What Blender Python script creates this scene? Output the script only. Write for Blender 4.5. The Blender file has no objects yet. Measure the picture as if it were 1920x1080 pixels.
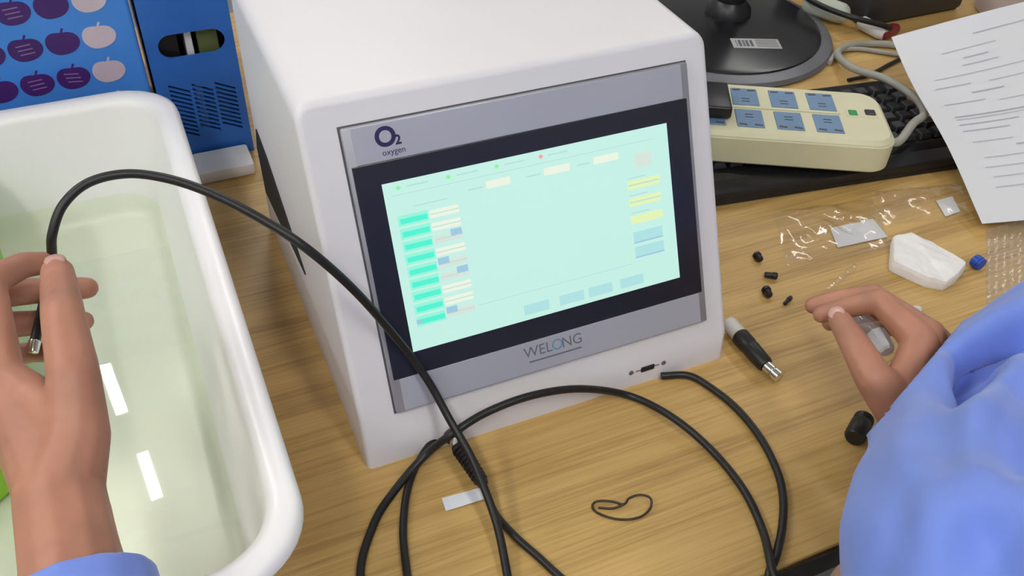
import bpy, bmesh, math, random
from mathutils import Vector, Matrix, noise
random.seed(7)
scene = bpy.context.scene
C = scene.collection
# ---------------------------------------------------------------- camera
CR = ((0.9157190573, -0.4003133582, 0.0347537526), (-0.2442001738, -0.6231163614, -0.7430291214), (0.3191001147, 0.6719190542, -0.6683561187))
CP = Vector((-0.2520413579, -0.4832298420, 0.5740403595))
FPX = 1725.42
cam_d = bpy.data.cameras.new('camera'); cam = bpy.data.objects.new('camera', cam_d); C.objects.link(cam)
cam_d.sensor_width = 36.0; cam_d.lens = FPX/1920*36.0; cam_d.clip_start = 0.01
r_, d_, f_ = (Vector(v) for v in CR)
cam.matrix_world = Matrix(((r_.x, -d_.x, -f_.x, CP.x), (r_.y, -d_.y, -f_.y, CP.y), (r_.z, -d_.z, -f_.z, CP.z), (0, 0, 0, 1)))
scene.camera = cam
# ---------------------------------------------------------------- world, exposure
w = bpy.data.worlds.new('world'); scene.world = w; w.use_nodes = True
w.node_tree.nodes['Background'].inputs[0].default_value = (0.9, 0.93, 1.0, 1); w.node_tree.nodes['Background'].inputs[1].default_value = 0.3
vs = scene.view_settings; vs.view_transform = 'Standard'; vs.look = 'None'; vs.exposure = 0.0; vs.gamma = 1.0; vs.use_curve_mapping = False
LAMP = 19.8          # radiance of the ceiling lamps
CEIL = 1.95          # ceiling above the desk top (desk top is z = 0)
# every lamp: x, y centre, length along y, width, turn
LAMPS = [(-0.601, 2.12, 0.44, 0.040, 7.1), (-0.522, 1.60, 0.20, 0.036, 5.6), (-1.35, 1.45, 1.2, 0.22, 0), (0.35, 2.10, 1.2, 0.20, 0), (-1.90, -0.15, 1.2, 0.22, 0),
         (1.90, 1.50, 1.2, 0.12, 0), (0.25, -1.30, 1.2, 0.20, 0), (-1.00, -1.40, 1.2, 0.24, 0)]  # unseen wide lamps added: back and left follow the shadows, front pair is fill

# ---------------------------------------------------------------- helpers
def at(u, v, z=0.0):
    """point of the place at height z that lies under photo pixel (u, v)"""
    x, y = (u-960)/FPX, (v-540)/FPX
    r = r_*x + d_*y + f_
    return CP + r*((z-CP.z)/r.z)
def V(*a): return Vector(a)
MX = {}
def new_mat(name, col, rough=0.5, metal=0.0, var=0.06, scale=30.0, bump=0.0, stretch=(1, 1, 1), **kw):
    m = bpy.data.materials.new(name); m.use_nodes = True; nt = m.node_tree; b = nt.nodes['Principled BSDF']
    b.inputs['Roughness'].default_value = rough; b.inputs['Metallic'].default_value = metal
    for k, v in kw.items(): b.inputs[k.replace('_', ' ')].default_value = v
    tc = nt.nodes.new('ShaderNodeTexCoord'); mp = nt.nodes.new('ShaderNodeMapping'); mp.inputs['Scale'].default_value = stretch
    n = nt.nodes.new('ShaderNodeTexNoise'); n.inputs['Scale'].default_value = scale; n.inputs['Detail'].default_value = 4
    nt.links.new(tc.outputs['Object'], mp.inputs[0]); nt.links.new(mp.outputs[0], n.inputs['Vector'])
    cr = nt.nodes.new('ShaderNodeValToRGB'); cr.color_ramp.elements[0].position = 0.3; cr.color_ramp.elements[1].position = 0.7
    cr.color_ramp.elements[0].color = tuple(c*(1-var) for c in col)+(1,); cr.color_ramp.elements[1].color = tuple(min(1, c*(1+var)) for c in col)+(1,)
    nt.links.new(n.outputs['Fac'], cr.inputs[0]); nt.links.new(cr.outputs[0], b.inputs['Base Color'])
    if bump:
        bp = nt.nodes.new('ShaderNodeBump'); bp.inputs['Strength'].default_value = bump; bp.inputs['Distance'].default_value = 0.002
        nt.links.new(n.outputs['Fac'], bp.inputs['Height']); nt.links.new(bp.outputs[0], b.inputs['Normal'])
    MX[name] = m; return m
def emit_mat(name, col, s=1.0):
    m = bpy.data.materials.new(name); m.use_nodes = True; nt = m.node_tree; b = nt.nodes['Principled BSDF']
    b.inputs['Base Color'].default_value = (0.02, 0.02, 0.02, 1); b.inputs['Roughness'].default_value = 0.25
    b.inputs['Emission Color'].default_value = tuple(col)+(1,); b.inputs['Emission Strength'].default_value = s
    MX[name] = m; return m
def clear_mat(name, tint, gloss_col=(1, 1, 1), rough=0.05, ior=1.4, bump=0.0, haze=0.0, bscale=60):
    """thin clear plastic or water: see-through with a glossy surface"""
    m = bpy.data.materials.new(name); m.use_nodes = True; nt = m.node_tree; nt.nodes.clear()
    out = nt.nodes.new('ShaderNodeOutputMaterial'); mix = nt.nodes.new('ShaderNodeMixShader'); fr = nt.nodes.new('ShaderNodeLayerWeight'); fr.inputs['Blend'].default_value = 0.5
    f1 = nt.nodes.new('ShaderNodeMath'); f1.operation = 'POWER'; f1.inputs[1].default_value = 4.0; f2 = nt.nodes.new('ShaderNodeMath'); f2.operation = 'MULTIPLY_ADD'; f2.inputs[1].default_value = 0.85; f2.inputs[2].default_value = ((ior-1)/(ior+1))**2*1.5
    nt.links.new(fr.outputs['Facing'], f1.inputs[0]); nt.links.new(f1.outputs[0], f2.inputs[0])
    tr = nt.nodes.new('ShaderNodeBsdfTransparent'); tr.inputs[0].default_value = tuple(tint)+(1,)
    gl = nt.nodes.new('ShaderNodeBsdfGlossy'); gl.inputs['Color'].default_value = tuple(gloss_col)+(1,); gl.inputs['Roughness'].default_value = rough
    src = tr
    if haze:
        df = nt.nodes.new('ShaderNodeBsdfDiffuse'); df.inputs[0].default_value = (0.8, 0.8, 0.78, 1); m2 = nt.nodes.new('ShaderNodeMixShader'); m2.inputs[0].default_value = haze
        nt.links.new(tr.outputs[0], m2.inputs[1]); nt.links.new(df.outputs[0], m2.inputs[2]); src = m2
    nt.links.new(f2.outputs[0], mix.inputs[0]); nt.links.new(src.outputs[0], mix.inputs[1]); nt.links.new(gl.outputs[0], mix.inputs[2]); nt.links.new(mix.outputs[0], out.inputs[0])
    if bump:
        tc = nt.nodes.new('ShaderNodeTexCoord'); n = nt.nodes.new('ShaderNodeTexNoise'); n.inputs['Scale'].default_value = bscale; bp = nt.nodes.new('ShaderNodeBump')
        bp.inputs['Strength'].default_value = bump; bp.inputs['Distance'].default_value = 0.003
        nt.links.new(tc.outputs['Object'], n.inputs['Vector']); nt.links.new(n.outputs['Fac'], bp.inputs['Height'])
        nt.links.new(bp.outputs[0], gl.inputs['Normal']); nt.links.new(bp.outputs[0], fr.inputs['Normal'])
    MX[name] = m; return m
def wood_mat():
    m = bpy.data.materials.new('oak_laminate'); m.use_nodes = True; nt = m.node_tree; b = nt.nodes['Principled BSDF']; b.inputs['Roughness'].default_value = 0.44
    tc = nt.nodes.new('ShaderNodeTexCoord')
    def nz(sc, scale, det):
        mp = nt.nodes.new('ShaderNodeMapping'); mp.inputs['Scale'].default_value = sc; n = nt.nodes.new('ShaderNodeTexNoise')
        n.inputs['Scale'].default_value = scale; n.inputs['Detail'].default_value = det; n.inputs['Distortion'].default_value = 0.3
        nt.links.new(tc.outputs['Object'], mp.inputs[0]); nt.links.new(mp.outputs[0], n.inputs['Vector']); return n
    a = nz((0.9, 14, 1), 3.2, 3); c = nz((1.6, 75, 1), 4.0, 4); g = nz((4, 160, 1), 6.0, 2)
    def mul(x, k):
        q = nt.nodes.new('ShaderNodeMath'); q.operation = 'MULTIPLY'; q.inputs[1].default_value = k; nt.links.new(x, q.inputs[0]); return q.outputs[0]
    def add(x, y):
        q = nt.nodes.new('ShaderNodeMath'); q.operation = 'ADD'; nt.links.new(x, q.inputs[0]); nt.links.new(y, q.inputs[1]); return q.outputs[0]
    s = add(add(mul(a.outputs['Fac'], 0.42), mul(c.outputs['Fac'], 0.36)), mul(g.outputs['Fac'], 0.22))
    cr = nt.nodes.new('ShaderNodeValToRGB'); e = cr.color_ramp.elements
    e[0].position = 0.33; e[0].color = (0.33, 0.19, 0.056, 1); e[1].position = 0.66; e[1].color = (0.66, 0.43, 0.155, 1)
    k = e.new(0.48); k.color = (0.53, 0.335, 0.108, 1)
    nt.links.new(s, cr.inputs[0]); nt.links.new(cr.outputs[0], b.inputs['Base Color'])
    bp = nt.nodes.new('ShaderNodeBump'); bp.inputs['Strength'].default_value = 0.06; bp.inputs['Distance'].default_value = 0.001
    nt.links.new(s, bp.inputs['Height']); nt.links.new(bp.outputs[0], b.inputs['Normal'])
    MX['oak_laminate'] = m
WM = {}
def obj(name, bm, mat, parent=None, smooth=None, local=False):
    """link a bmesh as ONE object. Coordinates are of the world unless local."""
    me = bpy.data.meshes.new(name)
    if isinstance(bm, bmesh.types.BMesh):
        bmesh.ops.recalc_face_normals(bm, faces=bm.faces); bm.to_mesh(me); bm.free()
    else: me = bm; me.name = name
    for m in (mat if isinstance(mat, (list, tuple)) else [mat]): me.materials.append(MX[m])
    o = bpy.data.objects.new(name, me); C.objects.link(o)
    if parent is not None:
        pw = WM.get(parent.name, Matrix.Identity(4))
        if not local: me.transform(pw.inverted())
        o.parent = parent; WM[o.name] = pw
    elif not local:
        xs = [v.co for v in me.vertices]
        c = V((min(p.x for p in xs)+max(p.x for p in xs))/2, (min(p.y for p in xs)+max(p.y for p in xs))/2, min(p.z for p in xs))
        me.transform(Matrix.Translation(-c)); o.location = c; WM[o.name] = Matrix.Translation(c)
    if smooth is not None:
        for p in me.polygons: p.use_smooth = True
        if smooth < 180: me.set_sharp_from_angle(angle=math.radians(smooth))
    return o
def thing(name, label, cat, loc=(0, 0, 0), rotz=0.0, group=None):
    o = bpy.data.objects.new(name, None); C.objects.link(o); o.empty_display_size = 0.02
    o.location = loc; o.rotation_euler = (0, 0, rotz); WM[o.name] = Matrix.Translation(Vector(loc)) @ Matrix.Rotation(rotz, 4, 'Z')
    return tag(o, label, cat, group)
def tag(o, label, cat, group=None, kind=None):
    o['label'] = label; o['category'] = cat
    if group: o['group'] = group
    if kind: o['kind'] = kind
    return o
def struct(o): o['kind'] = 'structure'; return o
def BM(): return bmesh.new()
def box(bm, c, s, bev=0.0, seg=2, M=None, slot=0):
    g = bmesh.ops.create_cube(bm, size=1.0); vs_ = g['verts']
    for v in vs_: v.co = Vector((v.co.x*s[0], v.co.y*s[1], v.co.z*s[2]))
    if bev:
        es = list({e for v in vs_ for e in v.link_edges})
        r = bmesh.ops.bevel(bm, geom=es, offset=bev, segments=seg, affect='EDGES', profile=0.5); vs_ = list({v for f in r['faces'] for v in f.verts} | {v for v in vs_ if v.is_valid})
    T = Matrix.Translation(Vector(c))
    if M is not None: T = T @ M
    seen = set()
    for v in vs_:
        if v.is_valid and v not in seen: v.co = T @ v.co; seen.add(v)
    for f in {f for v in seen for f in v.link_faces}: f.material_index = slot
    return bm
def prism(bm, pts, y0, y1, axis='y'):
    """closed outline pts (2-D) extruded between y0 and y1 along an axis"""
    def P(p, t): return {'x': (t, p[0], p[1]), 'y': (p[0], t, p[1]), 'z': (p[0], p[1], t)}[axis]
    a = [bm.verts.new(P(p, y0)) for p in pts]; b = [bm.verts.new(P(p, y1)) for p in pts]; n = len(pts)
    fa = [bm.faces.new(a), bm.faces.new(b[::-1])]
    for i in range(n): bm.faces.new((a[i], a[(i+1) % n], b[(i+1) % n], b[i]))
    return bm
def rings(bm, loops, cap0=True, cap1=True):
    L = [[bm.verts.new(p) for p in l] for l in loops]; n = len(L[0])
    for a, b in zip(L, L[1:]):
        for i in range(n): bm.faces.new((a[i], a[(i+1) % n], b[(i+1) % n], b[i]))
    if cap0: bm.faces.new(L[0][::-1])
    if cap1: bm.faces.new(L[-1])
    return bm
def rrect(x0, x1, y0, y1, r, z, n=8):
    out = []
    for cx, cy, a0 in ((x1-r, y1-r, 0), (x0+r, y1-r, 90), (x0+r, y0+r, 180), (x1-r, y0+r, 270)):
        for k in range(n+1):
            a = math.radians(a0+90*k/n); out.append((cx+r*math.cos(a), cy+r*math.sin(a), z))
    return out
def lathe(bm, prof, axis0, axis1, n=24):
    """profile (t 0..1 along the axis, radius) turned about the line axis0-axis1"""
    a, b = Vector(axis0), Vector(axis1); d = (b-a); u = d.normalized(); s = u.orthogonal().normalized(); t = u.cross(s)
    return rings(bm, [[a+d*k+(s*math.cos(2*math.pi*i/n)+t*math.sin(2*math.pi*i/n))*r for i in range(n)] for k, r in prof])
def spline(pts, m=10):
    P = [Vector(p) for p in pts]; P = [P[0]*2-P[1]] + P + [P[-1]*2-P[-2]]; out = []
    for i in range(1, len(P)-2):
        a, b, c, d = P[i-1:i+3]
        for k in range(m):
            t = k/m; out.append(0.5*((2*b)+(c-a)*t+(2*a-5*b+4*c-d)*t*t+(3*b-a-3*c+d)*t**3))
    out.append(P[-2]); return out
def tube(bm, pts, r, n=10, m=10, flat=None):
    S = spline(pts, m) if m else [Vector(p) for p in pts]; loops = []; up = None
    for i, p in enumerate(S):
        d = (S[min(i+1, len(S)-1)]-S[max(i-1, 0)]).normalized()
        if up is None: up = d.orthogonal().normalized()
        up = (up-d*up.dot(d)).normalized(); sd = d.cross(up); rr = r(i/(len(S)-1)) if callable(r) else r
        loops.append([p+(up*math.cos(2*math.pi*k/n)+sd*math.sin(2*math.pi*k/n))*rr for k in range(n)])
    return rings(bm, loops)
def capsule(bm, p0, r0, p1, r1, sub=2):
    t = BM()
    for p, r in ((p0, r0), (p1, r1)):
        g = bmesh.ops.create_icosphere(t, subdivisions=sub, radius=r, matrix=Matrix.Translation(Vector(p)))
    h = bmesh.ops.convex_hull(t, input=t.verts)
    bmesh.ops.delete(t, geom=[v for v in t.verts if not v.link_faces], context='VERTS')
    me = bpy.data.meshes.new('tmp'); t.to_mesh(me); t.free(); bm.from_mesh(me); bpy.data.meshes.remove(me)
def voxel(bm, vox, smooth_it=4, fac=0.5):
    """melt overlapping bodies into one continuous skin"""
    me = bpy.data.meshes.new('tmp'); bm.to_mesh(me); bm.free(); o = bpy.data.objects.new('tmp', me); C.objects.link(o)
    md = o.modifiers.new('r', 'REMESH'); md.mode = 'VOXEL'; md.voxel_size = vox
    sm = o.modifiers.new('s', 'SMOOTH'); sm.factor = fac; sm.iterations = smooth_it
    dg = bpy.context.evaluated_depsgraph_get(); dg.update(); out = bpy.data.meshes.new_from_object(o.evaluated_get(dg))
    bpy.data.objects.remove(o); bpy.data.meshes.remove(me); b = BM(); b.from_mesh(out); bpy.data.meshes.remove(out); return b
def modded(bm, *mods):
    me = bpy.data.meshes.new('tmp'); bmesh.ops.recalc_face_normals(bm, faces=bm.faces); bm.to_mesh(me); bm.free(); o = bpy.data.objects.new('tmp', me); C.objects.link(o)
    for typ, kw in mods:
        md = o.modifiers.new(typ, typ)
        for k, v in kw.items(): setattr(md, k, v)
    dg = bpy.context.evaluated_depsgraph_get(); dg.update(); out = bpy.data.meshes.new_from_object(o.evaluated_get(dg))
    bpy.data.objects.remove(o); bpy.data.meshes.remove(me); b = BM(); b.from_mesh(out); bpy.data.meshes.remove(out); return b
def text_bm(s, size, M, extrude=0.0002, bold=0.0):
    cu = bpy.data.curves.new('t', 'FONT'); cu.body = s; cu.size = size; cu.align_x = 'CENTER'; cu.align_y = 'CENTER'; cu.extrude = extrude; cu.offset = bold
    o = bpy.data.objects.new('t', cu); C.objects.link(o); dg = bpy.context.evaluated_depsgraph_get(); dg.update()
    me = bpy.data.meshes.new_from_object(o.evaluated_get(dg)); bpy.data.objects.remove(o); bpy.data.curves.remove(cu)
    me.transform(M); b = BM(); b.from_mesh(me); bpy.data.meshes.remove(me); return b

# ---------------------------------------------------------------- materials
wood_mat()
new_mat('white_enamel', (0.76, 0.745, 0.76), 0.42, var=0.015, scale=8)
new_mat('silver_plate', (0.46, 0.47, 0.53), 0.45, metal=0.25, var=0.03, scale=10)
new_mat('silver_edge', (0.36, 0.36, 0.40), 0.4, metal=0.4)
new_mat('black_glass', (0.018, 0.018, 0.028), 0.28, var=0.1)
new_mat('seam_dark', (0.10, 0.10, 0.11), 0.6)
new_mat('slot_black', (0.012, 0.012, 0.013), 0.7)
new_mat('navy_ink', (0.02, 0.015, 0.09), 0.5)
new_mat('grey_ink', (0.15, 0.16, 0.19), 0.5)
new_mat('cyan_ink', (0.13, 0.32, 0.46), 0.5)
new_mat('white_polypropylene', (0.86, 0.85, 0.835), 0.30, var=0.02, scale=6, Subsurface_Weight=0.25, Subsurface_Radius=(0.02, 0.02, 0.016), Subsurface_Scale=0.5)
clear_mat('water', (0.955, 0.985, 0.885), rough=0.01, ior=1.33)
new_mat('lime_plastic', (0.30, 0.62, 0.02), 0.4)
new_mat('blue_plastic', (0.022, 0.135, 0.50), 0.38, var=0.08)
new_mat('sky_blue_card', (0.055, 0.25, 0.76), 0.45, var=0.06, scale=14)
new_mat('purple_ink', (0.055, 0.012, 0.15), 0.5)
new_mat('pale_pink_ink', (0.60, 0.50, 0.58), 0.5)
new_mat('lilac_ink', (0.28, 0.14, 0.36), 0.5)
new_mat('white_plastic', (0.72, 0.72, 0.70), 0.45)
new_mat('cream_plastic', (0.66, 0.64, 0.42), 0.40, var=0.03)
new_mat('outlet_blue', (0.15, 0.255, 0.40), 0.45)
new_mat('switch_green', (0.02, 0.28, 0.08), 0.35)
new_mat('black_plastic', (0.010, 0.010, 0.012), 0.35, var=0.15)
new_mat('key_black', (0.016, 0.016, 0.019), 0.42, var=0.15)
new_mat('gloss_black', (0.008, 0.008, 0.010), 0.26, var=0.1)
new_mat('graphite', (0.14, 0.14, 0.155), 0.35, var=0.08)
new_mat('black_rubber', (0.012, 0.011, 0.011), 0.42, var=0.2, scale=200)
new_mat('grey_cable', (0.36, 0.35, 0.30), 0.5)
new_mat('white_cable', (0.62, 0.61, 0.57), 0.45)
new_mat('chrome', (0.80, 0.80, 0.78), 0.14, metal=1.0)
new_mat('steel_wire', (0.05, 0.035, 0.02), 0.3, metal=0.3)
new_mat('paper', (0.70, 0.71, 0.735), 0.75, var=0.02, scale=5)
new_mat('print_grey', (0.44, 0.45, 0.49), 0.8)
new_mat('tissue', (0.83, 0.81, 0.79), 0.9, var=0.03, bump=0.3, scale=120)
new_mat('red_plastic', (0.22, 0.006, 0.012), 0.35)
new_mat('blue_cap', (0.012, 0.07, 0.42), 0.35)
clear_mat('clear_film', (0.97, 0.965, 0.95), rough=0.12, ior=1.45, bump=0.25, haze=0.03, bscale=70)
clear_mat('bubble_film', (0.93, 0.93, 0.93), rough=0.14, ior=1.45, bump=0.3, haze=0.14, bscale=160)
clear_mat('clear_vial', (0.88, 0.90, 0.95), rough=0.06, ior=1.5, haze=0.22)
new_mat('skin', (0.44, 0.20, 0.125), 0.48, var=0.13, scale=38, bump=0.12, Subsurface_Weight=0.18, Subsurface_Radius=(0.02, 0.008, 0.005), Subsurface_Scale=0.25)
new_mat('nail', (0.60, 0.33, 0.28), 0.28, var=0.04)
new_mat('blue_cotton', (0.17, 0.265, 0.70), 0.82, var=0.05, scale=25, bump=0.05, Sheen_Weight=0.25)
new_mat('tan_cotton', (0.42, 0.27, 0.19), 0.85)
new_mat('wall_paint', (0.74, 0.74, 0.73), 0.8, var=0.02, scale=3)
new_mat('floor_vinyl', (0.20, 0.205, 0.21), 0.55, var=0.1, scale=9)
new_mat('ceiling_tile', (0.80, 0.80, 0.80), 0.85, var=0.02, scale=12)
new_mat('piano_black', (0.010, 0.010, 0.012), 0.13, var=0.1)
new_mat('dark_metal', (0.030, 0.030, 0.032), 0.45)
new_mat('edge_dark', (0.018, 0.013, 0.010), 0.5)
new_mat('label_silver', (0.42, 0.42, 0.42), 0.5)
new_mat('dusty_pink_plastic', (0.52, 0.44, 0.42), 0.5)
new_mat('olive_card', (0.10, 0.13, 0.04), 0.6)
new_mat('offgreen_plastic', (0.52, 0.56, 0.47), 0.5)
emit_mat('lamp_glow', (1.0, 0.985, 0.97), LAMP)
emit_mat('screen_mint', (0.58, 0.90, 0.80), 0.95)
for nm, c in (('ui_teal', (0.08, 0.93, 0.66)), ('ui_cream', (0.86, 0.93, 0.78)), ('ui_blue', (0.36, 0.60, 0.76)), ('ui_yellow', (0.80, 0.93, 0.47)), ('ui_green', (0.28, 0.93, 0.36)),
              ('ui_red', (0.95, 0.38, 0.36)), ('ui_grey', (0.47, 0.76, 0.70)), ('ui_pink', (0.70, 0.80, 0.72)), ('ui_pale_blue', (0.44, 0.78, 0.79)), ('ui_halo', (0.32, 0.94, 0.72))):
    emit_mat(nm, c, 0.95)

# ---------------------------------------------------------------- the room (desk top is z = 0, floor 0.75 m below)
FZ = -0.75; RX0, RX1, RY0, RY1 = -2.6, 3.2, -2.4, 3.4
for nm, c, s, mt in (('floor', (0.3, 0.5, FZ-0.05), (5.8, 5.8, 0.1), 'floor_vinyl'), ('ceiling', (0.3, 0.5, CEIL+0.11), (5.8, 5.8, 0.1), 'ceiling_tile'),
                     ('wall_back', (0.3, RY1+0.05, 0.65), (6.0, 0.1, 2.9), 'wall_paint'), ('wall_front', (0.3, RY0-0.05, 0.65), (6.0, 0.1, 2.9), 'wall_paint'),
                     ('wall_left', (RX0-0.05, 0.5, 0.65), (0.1, 5.8, 2.9), 'wall_paint'), ('wall_right', (RX1+0.05, 0.5, 0.65), (0.1, 5.8, 2.9), 'wall_paint')):
    struct(obj(nm, box(BM(), c, s), mt))
for i, (x, y, ln, wd, rz) in enumerate(LAMPS):
    lab = ('longer narrow ceiling lamp mirrored in the tray water', 'shorter narrow ceiling lamp mirrored in the tray water', 'wide white linear ceiling lamp added unseen to light the desk')[min(i, 2)]
    t = thing('ceiling_lamp', lab, 'lamp', (x, y, CEIL), math.radians(rz), 'linear ceiling lamps')
    obj('housing', box(BM(), (0, 0, 0.034), (wd+0.02, ln+0.02, 0.05), 0.004), 'white_plastic', t, None, True)
    obj('diffuser', box(BM(), (0, 0, 0.005), (wd, ln, 0.008)), 'lamp_glow', t, None, True)

# ---------------------------------------------------------------- desk
DX0, DX1, DY0, DY1 = -0.95, 1.45, -0.25, 0.75
dk = thing('desk', 'oak laminate desk with a black front edge under everything', 'desk', (0.25, 0.25, FZ))
obj('tabletop', box(BM(), ((DX0+DX1)/2, (DY0+DY1)/2+0.002, -0.0125), (DX1-DX0, DY1-DY0-0.004, 0.025), 0.001, 1), 'oak_laminate', dk)
obj('edge_band', box(BM(), ((DX0+DX1)/2, DY0+0.0009, -0.0135), (DX1-DX0, 0.0018, 0.0265), 0.0004, 1), 'edge_dark', dk)
for x in (DX0+0.05, DX1-0.05):
    for y in (DY0+0.12, DY1-0.06): obj('leg', box(BM(), (x, y, (FZ-0.025)/2), (0.05, 0.05, -FZ-0.025), 0.003), 'dark_metal', dk)
obj('apron', box(BM(), ((DX0+DX1)/2, DY1-0.06, -0.10), (DX1-DX0-0.15, 0.02, 0.15), 0.002), 'dark_metal', dk)

# ---------------------------------------------------------------- instrument
TILT = math.radians(25.32); XL, XR = -0.163, 0.157
inst = thing('oxygen_analyzer', 'white benchtop oxygen analyser with a tilted glowing touch screen', 'instrument', (0, 0.1, 0))
prof = [(-0.0560, 0.0), (-0.0527, 0.0293), (0.0540, 0.2546), (0.2787, 0.2546), (0.2787, 0.0)]
b = prism(BM(), prof, XL, XR, 'x'); bmesh.ops.recalc_face_normals(b, faces=b.faces); b.normal_update()
es = [e for e in b.edges if abs(e.verts[0].co.x-e.verts[1].co.x) < 1e-6 and min(v.co.z for v in e.verts) > 0.2]
bmesh.ops.bevel(b, geom=es, offset=0.0120, segments=6, affect='EDGES', profile=0.5); b.normal_update()
es = [e for e in b.edges if len(e.link_faces) == 2 and e.calc_face_angle(0) > 0.6 and max(v.co.z for v in e.verts) > 0.02]
bmesh.ops.bevel(b, geom=es, offset=0.0050, segments=4, affect='EDGES', profile=0.5)
body = obj('body', b, 'white_enamel', inst, 35); body.modifiers.new('normals', 'WEIGHTED_NORMAL').keep_sharp = True
PO = V(0, 0, 0.1405); PU = V(0, math.sin(TILT), math.cos(TILT)); PN = V(0, -math.cos(TILT), math.sin(TILT))
PM = Matrix(((1, PU.x, PN.x, PO.x), (0, PU.y, PN.y, PO.y), (0, PU.z, PN.z, PO.z), (0, 0, 0, 1)))     # panel plane: x right, y up the face, z out
def pbox(x0, x1, y0, y1, z0, z1, bev=0.0, bm=None, slot=0):
    bm = bm or BM(); t = box(BM(), ((x0+x1)/2, (y0+y1)/2, (z0+z1)/2), (x1-x0, y1-y0, z1-z0), bev, 2)
    for f in t.faces: f.material_index = slot
    t.transform(PM); me = bpy.data.meshes.new('t'); t.to_mesh(me); t.free(); bm.from_mesh(me); bpy.data.meshes.remove(me); return bm
obj('panel_seam', pbox(-0.1366, 0.1366, -0.1072, 0.1072, -0.001, 0.0008), 'seam_dark', inst)
pan = obj('touch_panel', pbox(-0.1355, 0.1355, -0.1062, 0.1062, 0.0, 0.0050, 0.0016), 'silver_edge', inst, 40)
for y0, y1 in ((0.0795, 0.1052), (-0.1052, -0.0795)): obj('silver_strip', pbox(-0.1290, 0.1290, y0, y1, 0.004, 0.0056, 0.0004), 'silver_plate', pan)
obj('black_frame', pbox(-0.1330, 0.1318, -0.0793, 0.0793, 0.004, 0.0060, 0.0005), 'black_glass', pan)
obj('screen', pbox(-0.1150, 0.1120, -0.0615, 0.0640, 0.0055, 0.0063), 'screen_mint', pan)
# flat picture on the screen
UI = ['ui_teal', 'ui_cream', 'ui_blue', 'ui_yellow', 'ui_green', 'ui_red', 'ui_grey', 'ui_pink', 'ui_pale_blue', 'ui_halo']
b = BM()
def ui(x0, x1, y, h, k, lift=0): pbox(x0, x1, y-h/2, y+h/2, 0.0060, 0.00645+lift*0.00008, 0, b, UI.index(k))
ui(-0.1100, 0.0990, 0.0545, 0.0005, 'ui_grey')
for x, k in ((-0.104, 'ui_green'), (-0.067, 'ui_green'), (-0.030, 'ui_green'), (0.005, 'ui_red')):
    for q in range(5):
        hh = (0.0012, 0.0026, 0.0032, 0.0026, 0.0012)[q]; ui(x-0.0018+q*0.00072, x-0.0018+(q+1)*0.00072, 0.0594, hh, k)
    ui(x+0.006, x+0.022, 0.0594, 0.0010, 'ui_grey')
for x0, x1 in ((-0.040, -0.021), (0.006, 0.027), (0.047, 0.068)): ui(x0, x1, 0.0475, 0.0055, 'ui_cream'); ui(x0-0.014, x0-0.003, 0.0470, 0.0010, 'ui_grey')
ui(-0.096, -0.070, 0.0445, 0.0008, 'ui_grey')
for i in range(9):
    y = 0.0358-0.00945*i
    ui(-0.1085, -0.0860, y, 0.0078, 'ui_halo'); ui(-0.1068, -0.0868, y-0.0004, 0.0038, 'ui_teal', 1)
    ui(-0.0850, -0.0630, y, 0.0058, 'ui_cream' if i in (0, 1, 3, 6, 7) else 'ui_pink'); ui(-0.0850, -0.0630, y, 0.0006, 'ui_grey', 1)
for i, x0 in ((2, -0.0720), (4, -0.0850), (5, -0.0720), (8, -0.0850)): ui(x0, x0+0.0085, 0.0365-0.00945*i+0.002, 0.0048, 'ui_blue', 2)
ui(-0.1085, -0.1045, -0.0400, 0.0035, 'ui_blue', 2)
for y in (0.0225, 0.0090, -0.0050): ui(0.0735, 0.1015, y, 0.0066, 'ui_yellow'); ui(0.074, 0.090, y+0.0055, 0.0009, 'ui_grey')
for y in (0.0225, 0.0090): ui(0.0740, 0.1010, y, 0.0009, 'ui_grey', 1)
for y in (-0.0190, -0.0310): ui(0.0740, 0.1000, y, 0.0085, 'ui_pale_blue'); ui(0.0740, 0.1000, y-0.0044, 0.0013, 'ui_blue', 1)
ui(0.082, 0.096, 0.0405, 0.011, 'ui_pink')
ui(-0.060, 0.070, -0.0395, 0.0005, 'ui_grey')
for x in (-0.025, 0.005, 0.030, 0.058): ui(x, x+0.021, -0.0535, 0.0080, 'ui_pale_blue'); ui(x, x+0.021, -0.0572, 0.0005, 'ui_grey', 1)
obj('screen_graphics', b, UI, pan)
# printing on the silver strips
b = text_bm('O', 0.0185, PM @ Matrix.Translation((-0.1062, 0.0950, 0.0056)), 0.00015, 0.0006)
me = bpy.data.meshes.new('t'); t = text_bm('2', 0.0090, PM @ Matrix.Translation((-0.0978, 0.0918, 0.0056)), 0.00015, 0.0003); t.to_mesh(me); t.free(); b.from_mesh(me)
obj('logo_lettering', b, 'navy_ink', pan)
obj('logo_caption', text_bm('oxygen', 0.0058, PM @ Matrix.Translation((-0.1020, 0.0848, 0.0056)), 0.00015), 'navy_ink', pan)
obj('brand_lettering', text_bm('WEL', 0.0120, PM @ Matrix.Translation((-0.0180, -0.0885, 0.0056)), 0.00015), 'grey_ink', pan)
obj('brand_lettering', text_bm('NG', 0.0120, PM @ Matrix.Translation((0.0112, -0.0885, 0.0056)), 0.00015), 'grey_ink', pan)
obj('brand_emblem', text_bm('O', 0.0125, PM @ Matrix.Translation((-0.0015, -0.0885, 0.0056)), 0.00015), 'cyan_ink', pan)
obj('brand_underline', pbox(-0.0265, 0.0185, -0.0968, -0.0956, 0.0050, 0.0058), 'grey_ink', pan)
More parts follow.
